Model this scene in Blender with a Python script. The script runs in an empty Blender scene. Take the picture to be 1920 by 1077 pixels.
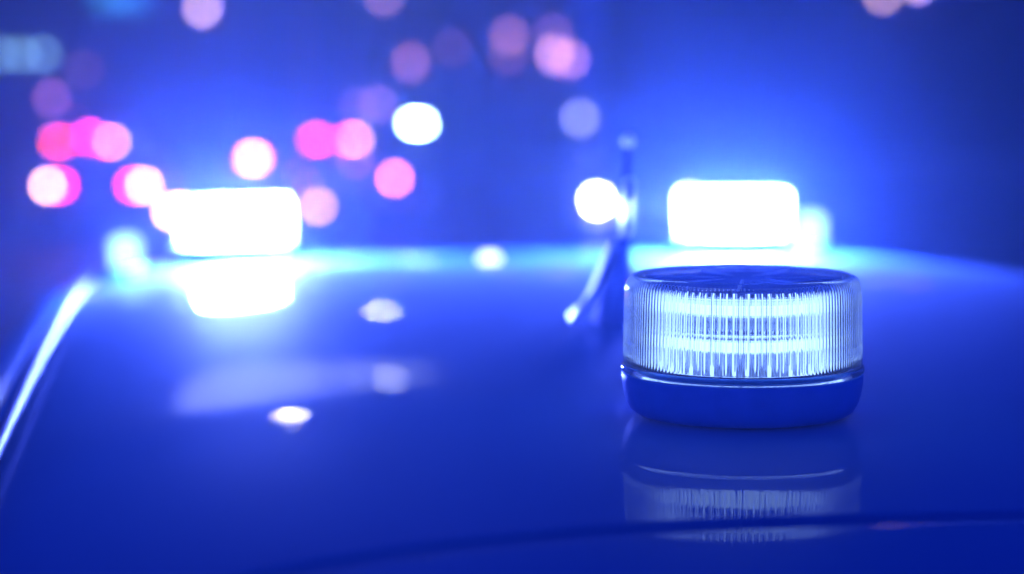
import bpy, bmesh, math, random
from mathutils import Vector, Matrix
random.seed(7)
R = math.radians
PI = math.pi
sc = bpy.context.scene
C = sc.collection

# ------------------------------------------------------------------ camera
F_PX = 85.0/36.0*1920.0              # focal length in pixels of the 1920 wide photograph
PITCH = math.atan(448.5/F_PX)
CAM_Z = 2.70
cd = bpy.data.cameras.new('camera'); cam = bpy.data.objects.new('camera', cd); C.objects.link(cam)
cam.location = (0, 0, CAM_Z); cam.rotation_euler = (PI/2-PITCH, 0, 0)
cd.lens = 85; cd.sensor_width = 36; cd.clip_start = .02; cd.clip_end = 1000
cd.dof.use_dof = True; cd.dof.focus_distance = 1.245; cd.dof.aperture_fstop = 4.0
sc.camera = cam

# ------------------------------------------------------------------ night sky
w = bpy.data.worlds.new('World'); sc.world = w; w.use_nodes = True
nt = w.node_tree; nt.nodes.clear()
wo = nt.nodes.new('ShaderNodeOutputWorld'); bg = nt.nodes.new('ShaderNodeBackground')
sky = nt.nodes.new('ShaderNodeTexSky'); sky.sky_type = 'NISHITA'; sky.sun_disc = False
sky.sun_elevation = R(-3); sky.sun_rotation = R(200); sky.ozone_density = 6
mx = nt.nodes.new('ShaderNodeMix'); mx.data_type = 'RGBA'; mx.blend_type = 'MIX'
mx.inputs[0].default_value = 0.99
mx.inputs[7].default_value = (0.002, 0.048, 0.80, 1)       # blue glow of the emergency lights in the damp night air
nt.links.new(sky.outputs[0], mx.inputs[6]); nt.links.new(mx.outputs[2], bg.inputs[0])
nt.links.new(bg.outputs[0], wo.inputs[0]); bg.inputs[1].default_value = 0.48
sc.view_settings.view_transform = 'Standard'; sc.view_settings.look = 'None'
sc.view_settings.exposure = 0; sc.view_settings.gamma = 1; sc.view_settings.use_curve_mapping = False
cy = sc.cycles
cy.use_denoising = True; cy.denoiser = 'OPENIMAGEDENOISE'; cy.use_adaptive_sampling = False
cy.sample_clamp_indirect = 6; cy.volume_bounces = 1; cy.max_bounces = 14
cy.transmission_bounces = 12; cy.transparent_max_bounces = 24; cy.glossy_bounces = 5; cy.diffuse_bounces = 2
cy.caustics_reflective = True; cy.caustics_refractive = True; cy.blur_glossy = 0.3

BEACON_POWER = 5200.0
HAZE_DENSITY = 0.013

# ------------------------------------------------------------------ helpers
def principled(name, col, rough=.5, metal=0, spec=.5, coat=0, emis=None, estr=0, noise=None, bump=None, ior=1.5, trans=0):
    m = bpy.data.materials.new(name); m.use_nodes = True
    n = m.node_tree; b = n.nodes['Principled BSDF']
    b.inputs['Base Color'].default_value = (*col, 1); b.inputs['Roughness'].default_value = rough
    b.inputs['Metallic'].default_value = metal; b.inputs['Specular IOR Level'].default_value = spec
    b.inputs['Coat Weight'].default_value = coat; b.inputs['Coat Roughness'].default_value = .02
    b.inputs['IOR'].default_value = ior; b.inputs['Transmission Weight'].default_value = trans
    if emis:
        b.inputs['Emission Color'].default_value = (*emis, 1); b.inputs['Emission Strength'].default_value = estr
    tc = n.nodes.new('ShaderNodeTexCoord')
    if noise:
        sc_, amt = noise
        t = n.nodes.new('ShaderNodeTexNoise'); t.inputs['Scale'].default_value = sc_; t.inputs['Detail'].default_value = 6
        r = n.nodes.new('ShaderNodeMapRange'); r.inputs[3].default_value = 1-amt; r.inputs[4].default_value = 1+amt
        h = n.nodes.new('ShaderNodeMix'); h.data_type = 'RGBA'; h.blend_type = 'MULTIPLY'; h.inputs[0].default_value = 1
        h.inputs[6].default_value = (*col, 1)
        n.links.new(tc.outputs['Object'], t.inputs['Vector']); n.links.new(t.outputs['Fac'], r.inputs[0])
        n.links.new(r.outputs[0], h.inputs[7]); n.links.new(h.outputs[2], b.inputs['Base Color'])
    if bump:
        sc_, st, dist = bump
        t = n.nodes.new('ShaderNodeTexNoise'); t.inputs['Scale'].default_value = sc_; t.inputs['Detail'].default_value = 2
        bp = n.nodes.new('ShaderNodeBump'); bp.inputs['Strength'].default_value = st; bp.inputs['Distance'].default_value = dist
        n.links.new(tc.outputs['Object'], t.inputs['Vector']); n.links.new(t.outputs['Fac'], bp.inputs['Height'])
        n.links.new(bp.outputs[0], b.inputs['Normal']); n.links.new(bp.outputs[0], b.inputs['Coat Normal'])
    return m

def emitter(name, col, s):
    m = bpy.data.materials.new(name); m.use_nodes = True
    n = m.node_tree; n.nodes.clear()
    o = n.nodes.new('ShaderNodeOutputMaterial'); e = n.nodes.new('ShaderNodeEmission')
    e.inputs[0].default_value = (*col, 1); e.inputs[1].default_value = s
    n.links.new(e.outputs[0], o.inputs[0]); return m

def link(name, bm, mat, parent=None, smooth=True):
    bmesh.ops.recalc_face_normals(bm, faces=bm.faces)
    me = bpy.data.meshes.new(name); bm.to_mesh(me); bm.free()
    if smooth:
        me.polygons.foreach_set('use_smooth', [True]*len(me.polygons))
    if mat: me.materials.append(mat)
    o = bpy.data.objects.new(name, me); C.objects.link(o)
    if parent: o.parent = parent
    return o

def tag(o, label=None, cat=None, group=None, kind=None):
    if label: o['label'] = label
    if cat: o['category'] = cat
    if group: o['group'] = group
    if kind: o['kind'] = kind
    return o

def thing(name, label, cat, loc=(0, 0, 0), rz=0, group=None):
    o = bpy.data.objects.new(name, None); C.objects.link(o); o.empty_display_size = .1
    o.location = loc; o.rotation_euler = (0, 0, rz); return tag(o, label, cat, group)

def copy_tree(o, parent=None):
    c = o.copy(); C.objects.link(c)
    if parent: c.parent = parent
    for ch in list(o.children): copy_tree(ch, c)
    return c

def box(bm, x0, x1, y0, y1, z0, z1, bev=0):
    g = bmesh.ops.create_cube(bm, size=1)
    for v in g['verts']:
        v.co = Vector(((x0+x1)/2+v.co.x*(x1-x0), (y0+y1)/2+v.co.y*(y1-y0), (z0+z1)/2+v.co.z*(z1-z0)))
    if bev:
        es = {e for v in g['verts'] for e in v.link_edges}
        bmesh.ops.bevel(bm, geom=list(es), offset=bev, segments=2, affect='EDGES')

def lathe(bm, prof, n=64, cap0=True, cap1=True, closed=False, fn=None):
    rings = []
    for (r, z) in prof:
        rg = []
        for i in range(n):
            a = 2*PI*i/n; rr = fn(r, z, a) if fn else r
            rg.append(bm.verts.new((rr*math.cos(a), rr*math.sin(a), z)))
        rings.append(rg)
    m = len(rings)
    for k in range(m if closed else m-1):
        A, B = rings[k], rings[(k+1) % m]
        for i in range(n):
            j = (i+1) % n; bm.faces.new((A[i], A[j], B[j], B[i]))
    if not closed:
        if cap0: bm.faces.new(rings[0][::-1])
        if cap1: bm.faces.new(rings[-1])

def tube(bm, pts, rad, n=12, caps=True):
    pts = [Vector(p) for p in pts]; rings = []
    for i, p in enumerate(pts):
        d = (pts[min(i+1, len(pts)-1)]-pts[max(i-1, 0)]).normalized()
        up = Vector((0, 0, 1)) if abs(d.z) < .9 else Vector((0, 1, 0))
        a = d.cross(up).normalized(); b = d.cross(a).normalized()
        r = rad[i] if isinstance(rad, (list, tuple)) else rad
        rings.append([bm.verts.new(p+a*r*math.cos(2*PI*k/n)+b*r*math.sin(2*PI*k/n)) for k in range(n)])
    for A, B in zip(rings, rings[1:]):
        for i in range(n):
            j = (i+1) % n; bm.faces.new((A[i], A[j], B[j], B[i]))
    if caps:
        bm.faces.new(rings[0][::-1]); bm.faces.new(rings[-1])

def ball(bm, c, r, seg=16, sx=1, sy=1, sz=1):
    g = bmesh.ops.create_uvsphere(bm, u_segments=seg, v_segments=max(6, seg//2), radius=1)
    for v in g['verts']: v.co = Vector((c[0]+v.co.x*r*sx, c[1]+v.co.y*r*sy, c[2]+v.co.z*r*sz))

def ray(px, py):
    v = Vector(((px-960)/F_PX, -(py-538.5)/F_PX, -1.0)); v.rotate(cam.rotation_euler); return v
def at(px, py, Y):
    v = ray(px, py); return Vector((0, 0, CAM_Z))+v*(Y/v.y)

# ------------------------------------------------------------------ shape of the patrol van's roof
YAW = R(8); U0 = .465; V1 = 1.27; ROOF_Z = CAM_Z-.198
cu, su = math.cos(YAW), math.sin(YAW)
def uv(X, Y): return X*cu+Y*su-U0, -X*su+Y*cu
def xy(u, v): return (u+U0)*cu-v*su, (u+U0)*su+v*cu
RIDGE = .0003        # shallow bump added on the left half to thin the mirrored glints
def drop(u):
    a = abs(u)/.55
    d = (.030 if u < 0 else .060)*a**6
    return d
def zr(u, v):
    z = ROOF_Z-.0196*(v-V1)**2-drop(u)
    if v > 3.35: z -= .35*(v-3.35)**2
    m = min(1, max(0, (-.22-u)/.10)); m = m*m*(3-2*m)
    z += RIDGE*m*math.exp(-((v-1.36)/.075)**2)
    if v < .98: z -= .25*(.98-v)**2
    return z
def roof_z(X, Y): return zr(*uv(X, Y))
def roof_hit(px, py):
    v = ray(px, py); v = v/v.y; o = Vector((0, 0, CAM_Z)); t = .85
    while t < 3.6:
        p = o+v*t
        if p.z < roof_z(p.x, p.y): break
        t += .0005
    return o+v*t, v.normalized()
def roof_n(X, Y):
    e = .002
    return Vector((-(roof_z(X+e, Y)-roof_z(X-e, Y))/(2*e), -(roof_z(X, Y+e)-roof_z(X, Y-e))/(2*e), 1)).normalized()
def mirror_dir(px, py):
    p, d = roof_hit(px, py); n = roof_n(p.x, p.y); return p, d-2*d.dot(n)*n

# ------------------------------------------------------------------ materials
M = {}
M['asphalt'] = principled('asphalt', (.045, .045, .05), .7, noise=(6, .35), bump=(60, .4, .01))
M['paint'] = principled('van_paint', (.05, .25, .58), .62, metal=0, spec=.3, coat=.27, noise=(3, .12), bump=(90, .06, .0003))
M['paint_white'] = principled('van_side_paint', (.45, .47, .5), .4, coat=1, noise=(3, .06))
M['seal'] = principled('rubber_seal', (.006, .006, .008), .7, noise=(40, .3))
M['white_plastic'] = principled('white_plastic', (.8, .82, .85), .30, coat=1, noise=(30, .05))
M['rail'] = principled('satin_rail', (.10, .13, .24), .55, metal=1, noise=(20, .1))
M['trim'] = principled('bright_trim', (.85, .87, .9), .36, metal=1, noise=(20, .1))
M['glass_dark'] = principled('tinted_glass', (.01, .012, .015), .05, coat=.5, noise=(2, .2))
M['tyre'] = principled('tyre_rubber', (.02, .02, .02), .8, noise=(30, .3))
M['rim'] = principled('wheel_rim', (.3, .3, .32), .3, metal=.9, noise=(20, .2))
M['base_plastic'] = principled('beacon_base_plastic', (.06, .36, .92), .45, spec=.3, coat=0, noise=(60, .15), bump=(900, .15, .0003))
M['reflector'] = principled('reflector', (.75, .8, .88), .22, metal=1, noise=(90, .15))
M['pcb'] = principled('circuit_cap', (.05, .09, .35), .45, noise=(70, .25))
M['spoke'] = principled('moulded_spoke', (.8, .85, .9), .3, noise=(60, .1))
M['antenna'] = principled('antenna_paint', (.16, .24, .62), .75, coat=0, noise=(40, .2))
M['metal'] = principled('galvanised_metal', (.25, .26, .28), .5, metal=.8, noise=(12, .25))
M['plaster'] = principled('building_plaster', (.06, .06, .07), .85, noise=(.8, .25), bump=(14, .4, .02))
M['brick'] = principled('dark_brick', (.05, .035, .03), .85, noise=(2, .3), bump=(14, .4, .02))
M['frame'] = principled('window_frame_paint', (.3, .3, .3), .5, noise=(8, .15))
M['pane'] = principled('dark_pane', (.01, .012, .018), .06, noise=(2, .3))
M['car_dark'] = principled('dark_car_paint', (.02, .022, .03), .35, coat=1, noise=(3, .1))
M['car_grey'] = principled('grey_car_paint', (.12, .13, .14), .35, coat=1, noise=(3, .1))
M['board'] = principled('barrier_board', (.6, .55, .55), .6, noise=(10, .15))
M['stripe'] = principled('barrier_red', (.45, .03, .03), .6, noise=(10, .15))

def clear_lens(name, thin):
    m = bpy.data.materials.new(name); m.use_nodes = True; n = m.node_tree; n.nodes.clear()
    o = n.nodes.new('ShaderNodeOutputMaterial')
    tc = n.nodes.new('ShaderNodeTexCoord'); t = n.nodes.new('ShaderNodeTexNoise'); t.inputs['Scale'].default_value = 220
    t.inputs['Detail'].default_value = 5
    n.links.new(tc.outputs['Object'], t.inputs['Vector'])
    if thin:
        a = n.nodes.new('ShaderNodeBsdfTransparent'); a.inputs[0].default_value = (.93, .95, 1, 1)
        b = n.nodes.new('ShaderNodeBsdfTranslucent'); b.inputs[0].default_value = (.8, .85, .95, 1)
        g = n.nodes.new('ShaderNodeBsdfGlossy'); g.inputs['Roughness'].default_value = .12
        r = n.nodes.new('ShaderNodeMapRange'); r.inputs[3].default_value = .06; r.inputs[4].default_value = .16
        n.links.new(t.outputs['Fac'], r.inputs[0])
        s = n.nodes.new('ShaderNodeMixShader'); n.links.new(r.outputs[0], s.inputs[0])
        n.links.new(a.outputs[0], s.inputs[1]); n.links.new(b.outputs[0], s.inputs[2])
        s2 = n.nodes.new('ShaderNodeMixShader'); s2.inputs[0].default_value = .06
        n.links.new(s.outputs[0], s2.inputs[1]); n.links.new(g.outputs[0], s2.inputs[2]); n.links.new(s2.outputs[0], o.inputs[0])
    else:
        g = n.nodes.new('ShaderNodeBsdfGlass'); g.inputs['IOR'].default_value = 1.47
        g.inputs['Color'].default_value = (.97, .98, 1, 1)
        r = n.nodes.new('ShaderNodeMapRange'); r.inputs[3].default_value = .0; r.inputs[4].default_value = .05
        n.links.new(t.outputs['Fac'], r.inputs[0]); n.links.new(r.outputs[0], g.inputs['Roughness'])
        d = n.nodes.new('ShaderNodeBsdfTranslucent'); d.inputs[0].default_value = (.85, .9, 1, 1)
        s = n.nodes.new('ShaderNodeMixShader'); s.inputs[0].default_value = .02
        n.links.new(g.outputs[0], s.inputs[1]); n.links.new(d.outputs[0], s.inputs[2]); n.links.new(s.outputs[0], o.inputs[0])
    return m
M['lens_clear'] = clear_lens('clear_ribbed_plastic', False)
M['lens_lit'] = clear_lens('lit_clear_plastic', True)
M['lens_top'] = clear_lens('clear_top_plastic', True)
M['rib_fill'] = emitter('rib_fill_glow', (.30, .50, 1.0), 2.6)
M['led_far'] = emitter('lit_led_module', (.12, .18, 1.0), BEACON_POWER)
M['led_near'] = emitter('glowing_led_row', (.40, .66, 1.0), 2.4)
M['led_soft'] = emitter('soft_led_backing', (.16, .3, .95), 0.9)

# ------------------------------------------------------------------ ground and haze
bm = bmesh.new()
N = 24
for i in range(N+1):
    for j in range(N+1):
        bm.verts.new((-110+220*i/N, -30+180*j/N, 0))
bm.verts.ensure_lookup_table()
for i in range(N):
    for j in range(N):
        a = i*(N+1)+j; bm.faces.new([bm.verts[k] for k in (a, a+N+1, a+N+2, a+1)])
tag(link('road', bm, M['asphalt']), 'dark asphalt road', kind='structure')
white = principled('road_paint', (.7, .7, .68), .6, noise=(5, .3))
for k in range(14):
    bm = bmesh.new(); box(bm, -.07, .07, -1.5, 1.5, .004, .008)
    o = link('lane_marking', bm, white, smooth=False); o.location = (1.9, 8+k*6.5, 0); tag(o, kind='structure')

hz = bpy.data.materials.new('haze'); hz.use_nodes = True; hn = hz.node_tree; hn.nodes.clear()
ho = hn.nodes.new('ShaderNodeOutputMaterial'); hv = hn.nodes.new('ShaderNodeVolumePrincipled')
hv.inputs['Color'].default_value = (.28, .54, 1, 1); hv.inputs['Density'].default_value = HAZE_DENSITY
hv.inputs['Anisotropy'].default_value = 0.90
hn.links.new(hv.outputs[0], ho.inputs['Volume'])
bm = bmesh.new(); box(bm, -115, 115, -35, 155, -1, 14.5)
tag(link('haze', bm, hz, smooth=False), 'blue lit night haze', kind='stuff')

# ------------------------------------------------------------------ patrol van
van = thing('police_van', 'dark blue glossy police van roof filling the lower half, beacons and antenna on it', 'police van')
def gap_v(u): return .981-(.75 if u < -.2 else .12)*(u+.2)**2
HW = .585
def grid(bm, us, vs, f, skirt=0):
    rows = [[bm.verts.new(f(u, t)) for u in us] for t in vs]
    for A, B in zip(rows, rows[1:]):
        for i in range(len(us)-1): bm.faces.new((A[i], A[i+1], B[i+1], B[i]))
    return rows
us = [-HW+2*HW*i/110 for i in range(111)]
def rf(u, t):
    v0 = gap_v(u)+.008; v = v0+(3.75-v0)*t; z = zr(u, v)
    if t <= 0: z -= .012
    X, Y = xy(u, v); return (X, Y, z)
bm = bmesh.new()
ts = [0, .0012, .003, .006]+[.01+.99*(i/150) for i in range(151)]
grid(bm, us, ts, rf)
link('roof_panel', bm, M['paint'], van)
# tailgate top and rear
def tg(u, t):
    v1 = gap_v(u)-.008
    if t < 1:
        v = v1-t*.15; z = zr(u, v)-(.010 if t == 0 else 0)
        z -= max(0, t-.6)**2*.12
    else:
        k = t-1; v = v1-.15-.02*k; z = zr(u, v1-.15)-.0192-k*1.2
    X, Y = xy(u, v); return (X, Y, z)
bm = bmesh.new(); grid(bm, us, [0, .012, .03]+[.06+.94*i/30 for i in range(30)]+[1, 1.05, 1.5, 2.0], tg)
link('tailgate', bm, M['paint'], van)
bm = bmesh.new()
grid(bm, us, [0, 1], lambda u, t: (*xy(u, gap_v(u)-.016+.032*t), zr(u, gap_v(u))-.0095))
link('rubber_seal', bm, M['seal'], van)
# sides roll down from the roof edge
for s in (-1, 1):
    prof = [(0, 0), (.012, .006), (.022, .002), (.035, -.012), (.05, -.04), (.075, -.10), (.12, -.22), (.20, -.62), (.225, -1.0), (.235, -1.5), (.22, -1.95), (.18, -2.1)]
    bm = bmesh.new(); vs = [.80+i*(3.75-.80)/80 for i in range(81)]
    rows = [[bm.verts.new((*xy(s*(HW+.0005+a), v), zr(s*HW, v)+b-.001)) for v in vs] for a, b in prof]
    for A, B in zip(rows, rows[1:]):
        for i in range(80): bm.faces.new((A[i], A[i+1], B[i+1], B[i]))
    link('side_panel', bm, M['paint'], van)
    bm = bmesh.new()
    for (v0, v1) in ((1.0, 1.85), (1.95, 2.75), (2.85, 3.55)):
        vv = [v0+(v1-v0)*i/8 for i in range(9)]
        pr = [(.128, -.24), (.205, -.60)]
        rr = [[bm.verts.new((*xy(s*(HW+a+.006), v), zr(s*HW, v)+b)) for v in vv] for a, b in pr]
        for i in range(8): bm.faces.new((rr[0][i], rr[0][i+1], rr[1][i+1], rr[1][i]))
    link('side_window', bm, M['glass_dark'], van)
    # bright drip rails beside the roof
    bm = bmesh.new(); vs = [.95+i*(3.45-.95)/50 for i in range(51)]
    tube(bm, [(*xy(s*(HW-.020), v), zr(s*(HW-.02), v)+.009) for v in vs], .0045, 24)
    link('drip_rail', bm, M['rail'], van)
    bm = bmesh.new()
    tube(bm, [(*xy(s*(HW+.075), v), zr(s*HW, v)-.088) for v in vs], .0075, 10)
    link('door_frame_trim', bm, M['rail'], van)
# windscreen, bonnet, wheels (in front of and below the roof)
ZF = zr(0, 3.75)
bm = bmesh.new()
grid(bm, [-1+2*i/20 for i in range(21)], [i/8 for i in range(9)],
     lambda u, t: (*xy(u*(HW+.2*t), 3.75+.75*t-.12*u*u*t), zr(u*HW, 3.75)-.002-.75*t))
link('windscreen', bm, M['glass_dark'], van)
bm = bmesh.new()
grid(bm, [-1+2*i/20 for i in range(21)], [i/8 for i in range(9)],
     lambda u, t: (*xy(u*(HW+.2), 4.5+.75*t-.12*u*u), zr(u*HW, 3.75)-.755-.25*t*t-(.9*max(0, t-.9)*10)))
link('bonnet', bm, M['paint'], van)
for vv in (1.5, 4.3):
    for s in (-1, 1):
        bm = bmesh.new(); lathe(bm, [(.20, -.10), (.31, -.11), (.34, -.08), (.34, .08), (.31, .11), (.20, .10)], 32)
        X, Y = xy(s*.66, vv)
        o = link('wheel', bm, M['tyre'], van); o.rotation_euler = (PI/2, 0, PI/2+YAW); o.location = (X, Y, .34)
        bm = bmesh.new(); lathe(bm, [(.06, .095), (.10, .12), (.19, .112), (.2, .10)], 24)
        r = link('rim', bm, M['rim'], o)

# ------------------------------------------------------------------ beacons
NR = 176
def rib_fn(amp_of):
    def f(r, z, a):
        return r+amp_of(z)*abs(math.sin(a*NR/2))**1.3
    return f
def make_beacon(lens_mat, near, label, group):
    t = thing('beacon', label, 'beacon', group=group)
    def Z(pr): return [(a, b*.91 if b < .0254 else .0232+(b-.0255)*1.14) for a, b in pr]
    bm = bmesh.new()
    lathe(bm, Z([(.0535, 0), (.0570, .0008), (.0605, .0035), (.0628, .0080), (.0642, .0140), (.0650, .0200), (.0652, .0245), (.0645, .0252)]), 128)
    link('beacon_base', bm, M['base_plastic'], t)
    bm = bmesh.new()      # clear flange ring
    lathe(bm, Z([(.0600, .0255), (.0646, .0255), (.0655, .0262), (.0657, .0275), (.0652, .0288), (.0600, .0289)]), 128, closed=True)
    link('lens_flange', bm, lens_mat, t)
    # ribbed lens: closed shell, ribs outside
    amp = lambda z: 0.0 if (z < .0286 or z > .0752) else .00046
    outer = [(.0644, .0292), (.0643, .0302), (.0642, .036), (.0640, .044), (.0638, .052), (.0636, .060), (.0633, .0655), (.0627, .0680), (.0614, .0700), (.0598, .0711),
             (.0588, .0716), (.0575, .0720)]
    outer = Z(outer)
    inner = Z([(.0560, .0700), (.0585, .0688), (.0602, .0670), (.0609, .064), (.0612, .055), (.0615, .040), (.0617, .0292)])
    seg = NR*8 if near else 192
    def fn(r, z, a):
        
        if (r, z) in inner: return r
        return r+amp(z)*(abs(math.sin(a*NR/2)) if near else .5)
    bm = bmesh.new(); lathe(bm, outer+inner, seg, closed=True, fn=fn)
    link('ribbed_lens', bm, lens_mat, t)
    # clear top dome
    bm = bmesh.new()
    lathe(bm, Z([(.0574, .0720), (.050, .0732), (.035, .0742), (.018, .0748), (.004, .0750), (.004, .0733), (.018, .0730), (.035, .0724), (.050, .0714), (.0562, .0704)]), 128, closed=True)
    link('lens_top', bm, M['lens_top'], t)
    bm = bmesh.new(); lathe(bm, Z([(.0535, .0660), (.0550, .0668), (.0550, .0682), (.0530, .0688), (.010, .0700)]), 96)
    cap = link('circuit_cap', bm, M['pcb'], t)
    for k in range(7):
        bm = bmesh.new(); box(bm, .012, .0545, -.0011, .0011, .0719, .0741, .0004)
        s = link('spoke', bm, M['spoke'], cap); s.rotation_euler = (0, 0, 2*PI*k/7+.33)
    # reflector drum with two led rows
    if near:
        bm = bmesh.new()
        lathe(bm, Z([(.044, .0256), (.0555, .0275), (.0520, .0300), (.0445, .0385), (.0445, .0440), (.0500, .0475), (.0540, .0490), (.0500, .0510),
                   (.0445, .0555), (.0445, .0620), (.0500, .0645), (.0540, .0658), (.040, .0659)]), 96)
        link('reflector', bm, M['reflector'], t)
        bm = bmesh.new(); n = 58
        for k in range(n):
            g = bmesh.ops.create_cube(bm, size=1)
            m4 = Matrix.Rotation(2*PI*(k+.5)/n, 4, 'Z') @ Matrix.Translation((.0548, 0, .0510)) @ Matrix.Diagonal((.0010, .0013, .0400, 1))
            bmesh.ops.transform(bm, matrix=m4, verts=g['verts'])
        link('rib_fill_strips', bm, M['rib_fill'], t, smooth=False)  # glowing bars added behind the ribs so bright lines fill the lens
        for z in (.0415, .0610):
            bm = bmesh.new(); n = 26
            for k in range(n):
                a = 2*PI*k/n; g = bmesh.ops.create_cube(bm, size=1)
                m4 = Matrix.Rotation(a, 4, 'Z') @ Matrix.Translation((.0452, 0, z)) @ Matrix.Diagonal((.0018, .0082, .0050, 1))
                bmesh.ops.transform(bm, matrix=m4, verts=g['verts'])
            link('led_row', bm, M['led_near'], t, smooth=False)
    else:
        bm = bmesh.new(); lathe(bm, Z([(.040, .030), (.050, .034), (.0525, .041), (.0525, .054), (.050, .061), (.038, .066)]), 24)
        link('led_module', bm, M['led_far'], t, smooth=False)
    return t
def set_on_roof(o, X, Y, rz=0):
    n = roof_n(X, Y); n = Vector((n.x*.35, n.y, n.z)).normalized(); q = Vector((0, 0, 1)).rotation_difference(n)
    o.rotation_mode = 'QUATERNION'; o.rotation_quaternion = q @ Matrix.Rotation(rz, 4, 'Z').to_quaternion()
    o.location = (X, Y, roof_z(X, Y)+.0005)
BG = 'round ribbed beacons on the van roof'
b0 = make_beacon(M['lens_clear'], True, 'large sharp ribbed clear beacon on a dark base, nearest on the right', BG)
NX, NY = (1395-960)/F_PX*1.30, 1.30
set_on_roof(b0, NX, NY, R(90))
b1 = make_beacon(M['lens_lit'], False, 'blinding white lit beacon out of focus on the left of the roof', BG)
set_on_roof(b1, (441-960)/F_PX*2.78, 2.78)
b2 = copy_tree(b1); b2['label'] = 'blinding white lit beacon directly behind the near ribbed beacon'
set_on_roof(b2, (1377-960)/F_PX*2.80, 2.80)
# small outer strobes
M['strobe'] = emitter('dim_strobe', (.45, .9, 1.0), 2.0)
def strobe(label, X, Y):
    t = thing('strobe_lamp', label, 'strobe lamp', group='small strobes outboard of the far beacons')
    bm = bmesh.new(); lathe(bm, [(.020, 0), (.022, .003), (.021, .010), (.019, .012)], 32); link('lamp_base', bm, M['base_plastic'], t)
    bm = bmesh.new(); lathe(bm, [(.0185, .012), (.0185, .040), (.015, .047), (.006, .050)], 32); link('lamp_lens', bm, M['strobe'], t)
    set_on_roof(t, X, Y)
strobe('small pale cyan strobe lamp left of the left lit beacon', (237-960)/F_PX*2.85, 2.85)
strobe('small pale cyan strobe lamp right of the right lit beacon', (1520-960)/F_PX*2.9, 2.9)

# ------------------------------------------------------------------ roof antenna
ant = thing('roof_antenna', 'slim whip antenna on a raked fin base left of the near beacon', 'antenna')
AY = 1.78
def apt(px, py, Y=AY): return at(px, py, Y)
bm = bmesh.new()
p0 = apt(1168, 452); p1 = apt(1178, 275)
tube(bm, [p0-(p1-p0)*.10, p0+(p1-p0)*.15, p0+(p1-p0)*.5, p1], [.0050, .0042, .0032, .0022], 32)
mast = link('antenna_mast', bm, M['rail'], ant)
bm = bmesh.new()
secs = []
for k in range(15):
    t = k/14
    # raked fin: leading edge runs from low left to the mast foot
    cx_l = 1110+(1158-1110)*t**.75; cx_r = 1194-(1194-1177)*t; yy = 590-(590-448)*t
    A, B = apt(cx_l, yy), apt(cx_r, yy); c = (A+B)/2; hw = (B.x-A.x)/2; hd = .030*(1-t)+.005
    if k == 0: c.z = roof_z(c.x, c.y)+.0
    secs.append([bm.verts.new((c.x+hw*math.cos(a), c.y+hd*math.sin(a), c.z)) for a in [2*PI*i/28 for i in range(28)]])
for A, B in zip(secs, secs[1:]):
    for i in range(28):
        j = (i+1) % 28; bm.faces.new((A[i], A[j], B[j], B[i]))
bm.faces.new(secs[0]); bm.faces.new(secs[-1])
link('antenna_base', bm, M['antenna'], ant)
def blade(bm, pts, hd=.020):      # upright blade: (left px, right px, y px) sections, long axis along the van
    secs = []
    for xl, xr, y in pts:
        A, B = apt(xl, y), apt(xr, y); c = (A+B)/2; hw = (B.x-A.x)/2
        secs.append([bm.verts.new((c.x+hw*math.cos(a), c.y+hd*math.sin(a), c.z)) for a in [2*PI*i/40 for i in range(40)]])
    for A, B in zip(secs, secs[1:]):
        for i in range(40):
            j = (i+1) % 40; bm.faces.new((A[i], A[j], B[j], B[i]))
    bm.faces.new(secs[0]); bm.faces.new(secs[-1][::-1])
bm = bmesh.new(); blade(bm, [(1066, 1078, 602), (1066, 1092, 590), (1090, 1112, 568), (1104, 1126, 545), (1121, 1143, 505), (1138, 1158, 465), (1146, 1160, 452)], .016)
link('leading_edge', bm, M['trim'], ant)
bm = bmesh.new(); blade(bm, [(1168, 1176, 446), (1161, 1185, 440), (1164, 1188, 385), (1167, 1191, 340), (1174, 1184, 334)], .016)
link('mast_coil', bm, M['trim'], ant)
bm = bmesh.new(); ball(bm, p1+Vector((0, 0, .004)), .0050, 16, 1, 1.6, 1); link('mast_tip', bm, M['trim'], ant)
# glowing ball added at the roof crest for a mirrored white spot
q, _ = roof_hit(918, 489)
bm = bmesh.new(); ball(bm, (q.x, q.y, q.z+.001), 1, 24, .012, .020, .008); link('crest_glint', bm, emitter('crest_glint_glow', (.8, .97, 1), 3.5), van)

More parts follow.
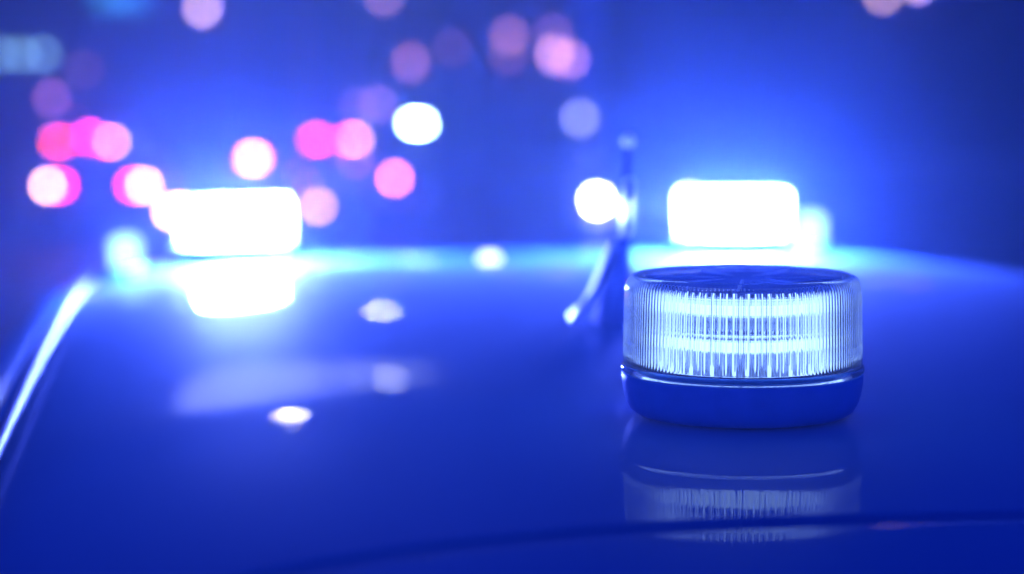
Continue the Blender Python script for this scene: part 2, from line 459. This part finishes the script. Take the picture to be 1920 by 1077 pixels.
# ------------------------------------------------------------------ traffic ahead
RED = (1.0, .01, .06)
M['tail_red'] = emitter('tail_lamp_red', RED, 55)
M['tail_core'] = emitter('brake_bulb', (1.0, .50, .22), 68)
M['tail_dim'] = emitter('tail_lamp_dim', (1.0, .10, .02), 60)
M['head'] = emitter('headlamp_white', (.9, .95, 1.0), 170)
M['red_dark'] = principled('unlit_red_plastic', (.25, .01, .01), .3, noise=(9, .2))
def car_body(bm):
    st = [(0, .55, .95, .95, .78), (.05, .32, 1.0, 1.02, .84), (.35, .28, 1.02, 1.32, .86), (.9, .26, .98, 1.46, .88), (1.7, .25, .95, 1.48, .89), (2.5, .25, .93, 1.38, .89),
          (3.05, .25, .92, .98, .88), (3.6, .26, .84, .86, .86), (4.05, .30, .74, .76, .80), (4.2, .45, .62, .63, .70)]
    rows = []
    for y, zb, zm, zt, hw in st:
        half = [(hw*.82, zb), (hw, zb+.12), (hw, (zb+zm)/2), (hw*.97, zm), (hw*.74 if zt > zm+.1 else hw*.85, zt-.03 if zt > zm+.1 else zt-.005), (hw*.45, zt)]
        full = [(x, z) for x, z in half]+[(-x, z) for x, z in half[::-1]]
        rows.append([bm.verts.new((x, y, z*.84)) for x, z in full])
    for A, B in zip(rows, rows[1:]):
        for i in range(12):
            j = (i+1) % 12; bm.faces.new((A[i], A[j], B[j], B[i]))
    bm.faces.new(rows[0]); bm.faces.new(rows[-1][::-1])
def make_car(name, label, paint, loc, rz, lamps, sep=.62, lampz=.86, front=False, group='cars in the traffic ahead'):
    t = thing(name, label, 'car', loc, rz, group)
    bm = bmesh.new(); car_body(bm); b = link('body', bm, paint, t)
    bm = bmesh.new(); g = [bm.verts.new(p) for p in ((-.60, .065, 1.06), (.60, .065, 1.06), (.56, .335, 1.29), (-.56, .335, 1.29))]; bm.faces.new(g)
    for v in bm.verts: v.co.y -= .012; v.co.z = (v.co.z+.01)*.84
    link('rear_window', bm, M['glass_dark'], t)
    for y in (.75, 3.4):
        for s in (-1, 1):
            bm = bmesh.new(); lathe(bm, [(.18, -.09), (.30, -.10), (.32, -.07), (.32, .07), (.30, .10), (.18, .09)], 20)
            o = link('wheel', bm, M['tyre'], t); o.rotation_euler = (0, PI/2, 0); o.location = (s*.80, y, .32)
    yy = 4.23 if front else -.03
    for s, on in zip((-1, 1), lamps):
        bm = bmesh.new()
        if front:
            lathe(bm, [(.030, 0), (.062, .01), (.062, .05)], 20)
            o = link('headlight', bm, M['head'] if on else M['pane'], t); o.rotation_euler = (PI/2, 0, 0); o.location = (s*.60, 4.22, .68)
        else:
            hwid = .085
            box(bm, s*(sep-.10)-hwid, s*(sep-.10)+hwid, yy, yy+.07, lampz-.045, lampz+.045, .012)
            o = link('tail_light', bm, M['tail_red'] if on else M['red_dark'], t)
            if on > 1:
                bm = bmesh.new(); ball(bm, (s*(sep+.03), yy-.02, lampz), .05, 16, 1, .5, 1); link('bulb', bm, M['tail_core'], o)
            elif on == 1:
                bm = bmesh.new(); ball(bm, (s*(sep+.0), yy-.02, lampz), .05, 16, 1, .5, 1); link('bulb', bm, M['tail_dim'], o)
    return t
def place_car(name, label, paint, pxl, pxr, py, lamps, zl=.86, **k):
    """tail lamp cores at pixels pxl, pxr; distance from the lamp separation"""
    s = .65; Y = (CAM_Z-zl)/((py-90)/F_PX)
    L = at(pxl, py, Y); Rr = at(pxr, py, Y); c = (L+Rr)/2
    half = (Rr.x-L.x)/2
    o = make_car(name, label, paint, (c.x, c.y, 0), 0, lamps, sep=half-.03, lampz=c.z, **k); return o
place_car('car', 'dark car with two white-hot brake lights low at far left', M['car_dark'], 90, 272, 348, (2, 2))
place_car('car', 'dark car with salmon and cream brake lights, higher at far left', M['car_dark'], 101, 212, 266, (1, 2))
place_car('car', 'grey car with a magenta and a pink tail light right of the left beacon', M['car_grey'], 585, 668, 262, (1, 2))
place_car('car', 'grey car half hidden behind the left lit beacon with one pink tail light showing', M['car_grey'], 322, 520, 396, (2, 1))
# oncoming car: one headlamp clear beside the antenna, the other behind the right beacon
H = at(1120, 377, 31.0)
t = make_car('car', 'oncoming car whose round white headlight shines left of the antenna', M['car_grey'], (H.x+.60, H.y+4.22, 0), PI, (1, 1), front=True)
for o in t.children:
    if o.name.startswith('headlight'): o.location.z = H.z

# warning lamps on barriers
def barrier(label, px, py, Y, core, strength, r=.05, wide=1.0, hot=False):
    P = at(px, py, Y)
    t = thing('road_barrier', label, 'road barrier', (P.x, P.y, 0), 0, 'road barriers with warning lamps')
    top = P.z-r-.02
    for k in range(5):
        bm = bmesh.new(); box(bm, -.5+.2*k, -.302+.2*k, -.012, .012, top-.25, top-.05, .003); link('board_segment', bm, M['stripe'] if k % 2 else M['board'], t, False)
    for s in (-1, 1):
        bm = bmesh.new(); tube(bm, [(s*.4, -.22, 0), (s*.4, 0, top-.15)], .016, 8); tube(bm, [(s*.4, .22, 0), (s*.4, .014, top-.15)], .016, 8); link('leg', bm, M['metal'], t)
    bm = bmesh.new(); box(bm, -.06, .06, -.03, .03, top-.05, top+.012, .008); h = link('lamp_holder', bm, M['metal'], t)
    bm = bmesh.new(); ball(bm, (0, -.01, P.z), r, 18, wide, .6, 1)
    wl = link('warning_lamp', bm, emitter('warning_lamp_light', core, strength), t)
    if hot:
        bm = bmesh.new(); ball(bm, (0, -.05, P.z), r, 16, 1.1, .5, .95); link('bulb', bm, M['tail_core'], wl)
    return t
barrier('barrier with a pinkish white lamp above the left lit beacon', 475, 297, 36, (1, .01, .06), 62, .055, 1.9, True)
barrier('barrier with a magenta lamp between two red car lamps at far left', 168, 257, 46, (1, .02, .25), 60, .075)
barrier('barrier with a soft pink lamp midway between left beacon and antenna', 740, 335, 34, (1, .22, .35), 50, .058)
barrier('barrier with a faint pink lamp at the right end of the left lit beacon', 597, 388, 27, (1, .45, .6), 26, .045)
barrier('barrier with a dull magenta lamp low behind the pair of magenta car lamps', 665, 300, 38, (.8, .25, .55), 12, .05)

# floodlight on a stand
P = at(782, 232, 30)
t = thing('floodlight', 'white floodlight on a tripod, the bright rounded block above centre left', 'floodlight', (P.x, P.y, 0))
bm = bmesh.new(); tube(bm, [(0, .05, .5), (0, .05, P.z-.06)], .018, 10); link('pole', bm, M['metal'], t)
for k in range(3):
    a = 2*PI*k/3+.5; bm = bmesh.new(); tube(bm, [(0, .05, .62), (.5*math.cos(a), .05+.5*math.sin(a), .01)], .014, 8); link('leg', bm, M['metal'], t)
bm = bmesh.new(); box(bm, -.11, .11, .01, .07, -.05+P.z, .05+P.z, .01); link('housing', bm, M['car_dark'], t)
bm = bmesh.new(); box(bm, -.095, .095, -.002, .012, -.03+P.z, .03+P.z, .006); link('lamp_panel', bm, emitter('floodlight_white', (.60, .98, 1.0), 130), t)

# ------------------------------------------------------------------ buildings behind with lanterns
BY = 60.0
def building(label, x0, x1, Y, h, mat, nwin, floors, lit=()):
    t = thing('building', label, 'building', ((x0+x1)/2, Y, 0)); W = x1-x0
    bm = bmesh.new(); box(bm, -W/2, W/2, 0, 9, 0, h, .05); link('wall', bm, mat, t, False)
    bm = bmesh.new(); box(bm, -W/2-.2, W/2+.2, -.25, 9.2, h+.003, h+.35, .05); link('roof', bm, M['metal'], t, False)
    fm = None
    for f in range(floors):
        for i in range(nwin):
            cx = -W/2+W*(i+.5)/nwin; z = 4.6+f*2.9
            bm = bmesh.new(); box(bm, cx-.65, cx+.65, -.06, .0-.002, z, z+1.5, .02); w_ = link('window', bm, M['frame'], t, False)
            bm = bmesh.new(); box(bm, cx-.57, cx+.57, -.072, -.063, z+.08, z+1.42); link('pane', bm, M['pane'], w_, False)
    return t
building('long plastered building far behind the left half of the scene', -26, 1.5, BY, 10.5, M['plaster'], 9, 2)
building('dark brick building far behind the right half of the scene', 2.5, 28, BY+1, 12, M['brick'], 8, 2)
lant = {}
def lantern(label, px, py, col, s, r=.13, sz=1.0, sx=1.0):
    P = at(px, py, BY-1.3)
    t = thing('wall_lantern', label, 'wall lantern', P, 0, 'lanterns on the building fronts')
    bm = bmesh.new(); ball(bm, (0, 0, 0), r, 16, sx, 1, sz); link('globe', bm, emitter('lantern_glow', col, s), t)
    bm = bmesh.new(); tube(bm, [(0, 1.3, r*sz+.12), (0, .1, r*sz+.14), (0, 0, r*sz+.10), (0, 0, r*sz-.01)], .02, 8); link('bracket', bm, M['metal'], t)
lantern('dim mauve tall lantern, upper middle left of the bright pink pair', 770, 118, (1, .38, .55), 5.0, .12, 1.5)
lantern('very faint mauve lantern right of the tall mauve one', 848, 90, (1, .4, .6), 1.7, .12)
lantern('mauve lantern high, left one of two big glows above the antenna', 955, 68, (1, .42, .6), 4.5, .14, 1.2)
lantern('mauve lantern hanging just below its twin above centre', 952, 105, (1, .42, .6), 2.2, .13)
lantern('bright pink lantern high above the white headlight', 1040, 102, (1, .45, .6), 10.2, .13, 1.5)
lantern('pink lantern overlapping the brighter pink one on its right', 1068, 112, (1, .40, .55), 8.2, .13, 1.2)
lantern('dull violet lantern above the bright pink pair', 1038, 62, (.8, .35, .8), 3.4, .13)
lantern('pale lilac lantern cut by the top edge at upper left', 380, 16, (1, .62, .85), 13.6, .13, 1.2)
lantern('dim mauve lantern cut by the top edge above the floodlight', 720, -5, (1, .5, .7), 5.3, .13)
lantern('pale pink lantern cut by the top edge at upper right', 1655, -8, (1, .6, .7), 10.9, .13)
lantern('faint lantern at the top edge right of the pale pink one', 1720, -28, (1, .6, .7), 13.6, .13)
lantern('pale grey blue round lantern above the white headlight', 1088, 222, (.75, .8, 1), 9.9, .12)
lantern('faint violet lantern left of the floodlight', 708, 196, (.9, .45, .8), 5.4, .12)
lantern('fainter violet lantern touching the faint violet one', 672, 200, (.8, .4, .8), 3.0, .12)
lantern('violet lantern above the red car lamps at far left', 97, 185, (.9, .3, .6), 6.1, .12)
lantern('dull purple lantern between violet one and red car lamps', 135, 232, (.9, .05, .6), 4.8, .12)
lantern('faint mauve lantern below the blue green row at far left', 158, 130, (.8, .4, .7), 2.8, .10)
lantern('blue green lantern at the very left edge of its row', 2, 102, (.30, .65, .9), 4.7, .14)
lantern('blue green lantern in the middle of the row at far left', 40, 102, (.30, .65, .9), 5.0, .14)
lantern('blue green lantern on the right of the row at far left', 80, 102, (.30, .65, .9), 5.2, .14, 1, 1.1)
lantern('blurred pale lavender lantern above the reflections at centre', 890, 392, (.7, .75, 1), 3.8, .11, 1.6)
lantern('barely visible blue lantern right of the soft pink barrier lamp', 798, 336, (.3, .6, 1), 3.6, .12)
# lit shop sign cut by the top edge
P = at(225, -6, BY-.2)
t = thing('sign_panel', 'teal lit blank sign panel cut by the top edge at upper left', 'sign', P)
bm = bmesh.new(); box(bm, -.62, .62, 0, .12, -.28, .28, .02); link('sign_case', bm, M['metal'], t, False)
bm = bmesh.new(); box(bm, -.58, .58, -.012, -.002, -.25, .25); link('lit_face', bm, emitter('sign_glow', (.06, .40, .95), 1.6), t, False)

# ------------------------------------------------------------------ tall street lamps mirrored in the roof
def street_lamp(label, px, py, Y, col, s, wid=.13, hgt=.05, sd=1):
    p, d = mirror_dir(px, py); P = p+d*((Y-p.y)/d.y)
    t = thing('street_lamp', label, 'street lamp', (P.x+.9*sd, P.y+.3, 0), 0, 'tall street lamps beyond the van')
    bm = bmesh.new(); tube(bm, [(0, 0, 0), (0, 0, P.z*.6), (0, 0, P.z-.1), (-.12*sd, -.04, P.z+.14), (-.8*sd, -.27, P.z+.16)], [.09, .07, .05, .04, .03], 12); link('pole', bm, M['metal'], t)
    bm = bmesh.new(); box(bm, -.92*sd-.2, -.92*sd+.2, -.36, -.24, P.z+.03, P.z+.13, .02); h = link('lamp_head', bm, M['metal'], t)
    bm = bmesh.new(); ball(bm, (-.9*sd, -.30, P.z), 1, 16, wid, .10, hgt); link('lamp_lens', bm, emitter('street_lamp_light', col, s), h)
street_lamp('tall street lamp out of frame, mirrored as white streak low on the roof', 543, 777, 34, (1, .92, .95), 420, .2, .02)
street_lamp('tall street lamp mirrored as a short white dash on the middle of the roof', 732, 715, 38, (.95, .95, 1), 130, .08, .02)
street_lamp('street lamp mirrored as a rippled oval below the floodlight', 716, 583, 42, (.95, .95, 1), 200)
# tapered glow strip added out of view on the gantry, mirrored as a pale band
GY = 52.0
RIDGE = 0.0
p, d = mirror_dir(330, 748); A = p+d*((GY-p.y)/d.y)
p, d = mirror_dir(820, 690); B = p+d*((GY-p.y)/d.y)
mxx = (A.x+B.x)/2; e0 = A.x-2.6; e1 = B.x+.9; zt = max(A.z, B.z)+.5
t = thing('unseen_gantry', 'overhead gantry added with a glow strip shaped to be mirrored as a pale band in the roof', 'unseen_gantry', (mxx, GY, 0))
bm = bmesh.new(); tube(bm, [(e0-mxx, .1, zt), (e1-mxx, .1, zt)], .12, 8); link('crossbeam', bm, M['metal'], t)
for q in (e0, e1):
    bm = bmesh.new(); tube(bm, [(q-mxx, .1, 0), (q-mxx, .1, zt+.1)], .12, 8); link('post', bm, M['metal'], t)
for q in (A, B):
    bm = bmesh.new(); tube(bm, [(q.x-mxx, -.1, q.z), (q.x-mxx, .1, zt)], .03, 8); link('hanger', bm, M['metal'], t)
bm = bmesh.new(); tube(bm, [(A.x-mxx+(B.x-A.x)*q, -.1, A.z+(B.z-A.z)*q) for q in (0, .03, .1, .25, .45, .65, .85, 1)], [.06, .32, .58, .72, .60, .40, .22, .05], 20); link('added_glow_strip', bm, emitter('strip_glow', (.50, .60, 1), 4.5), t)
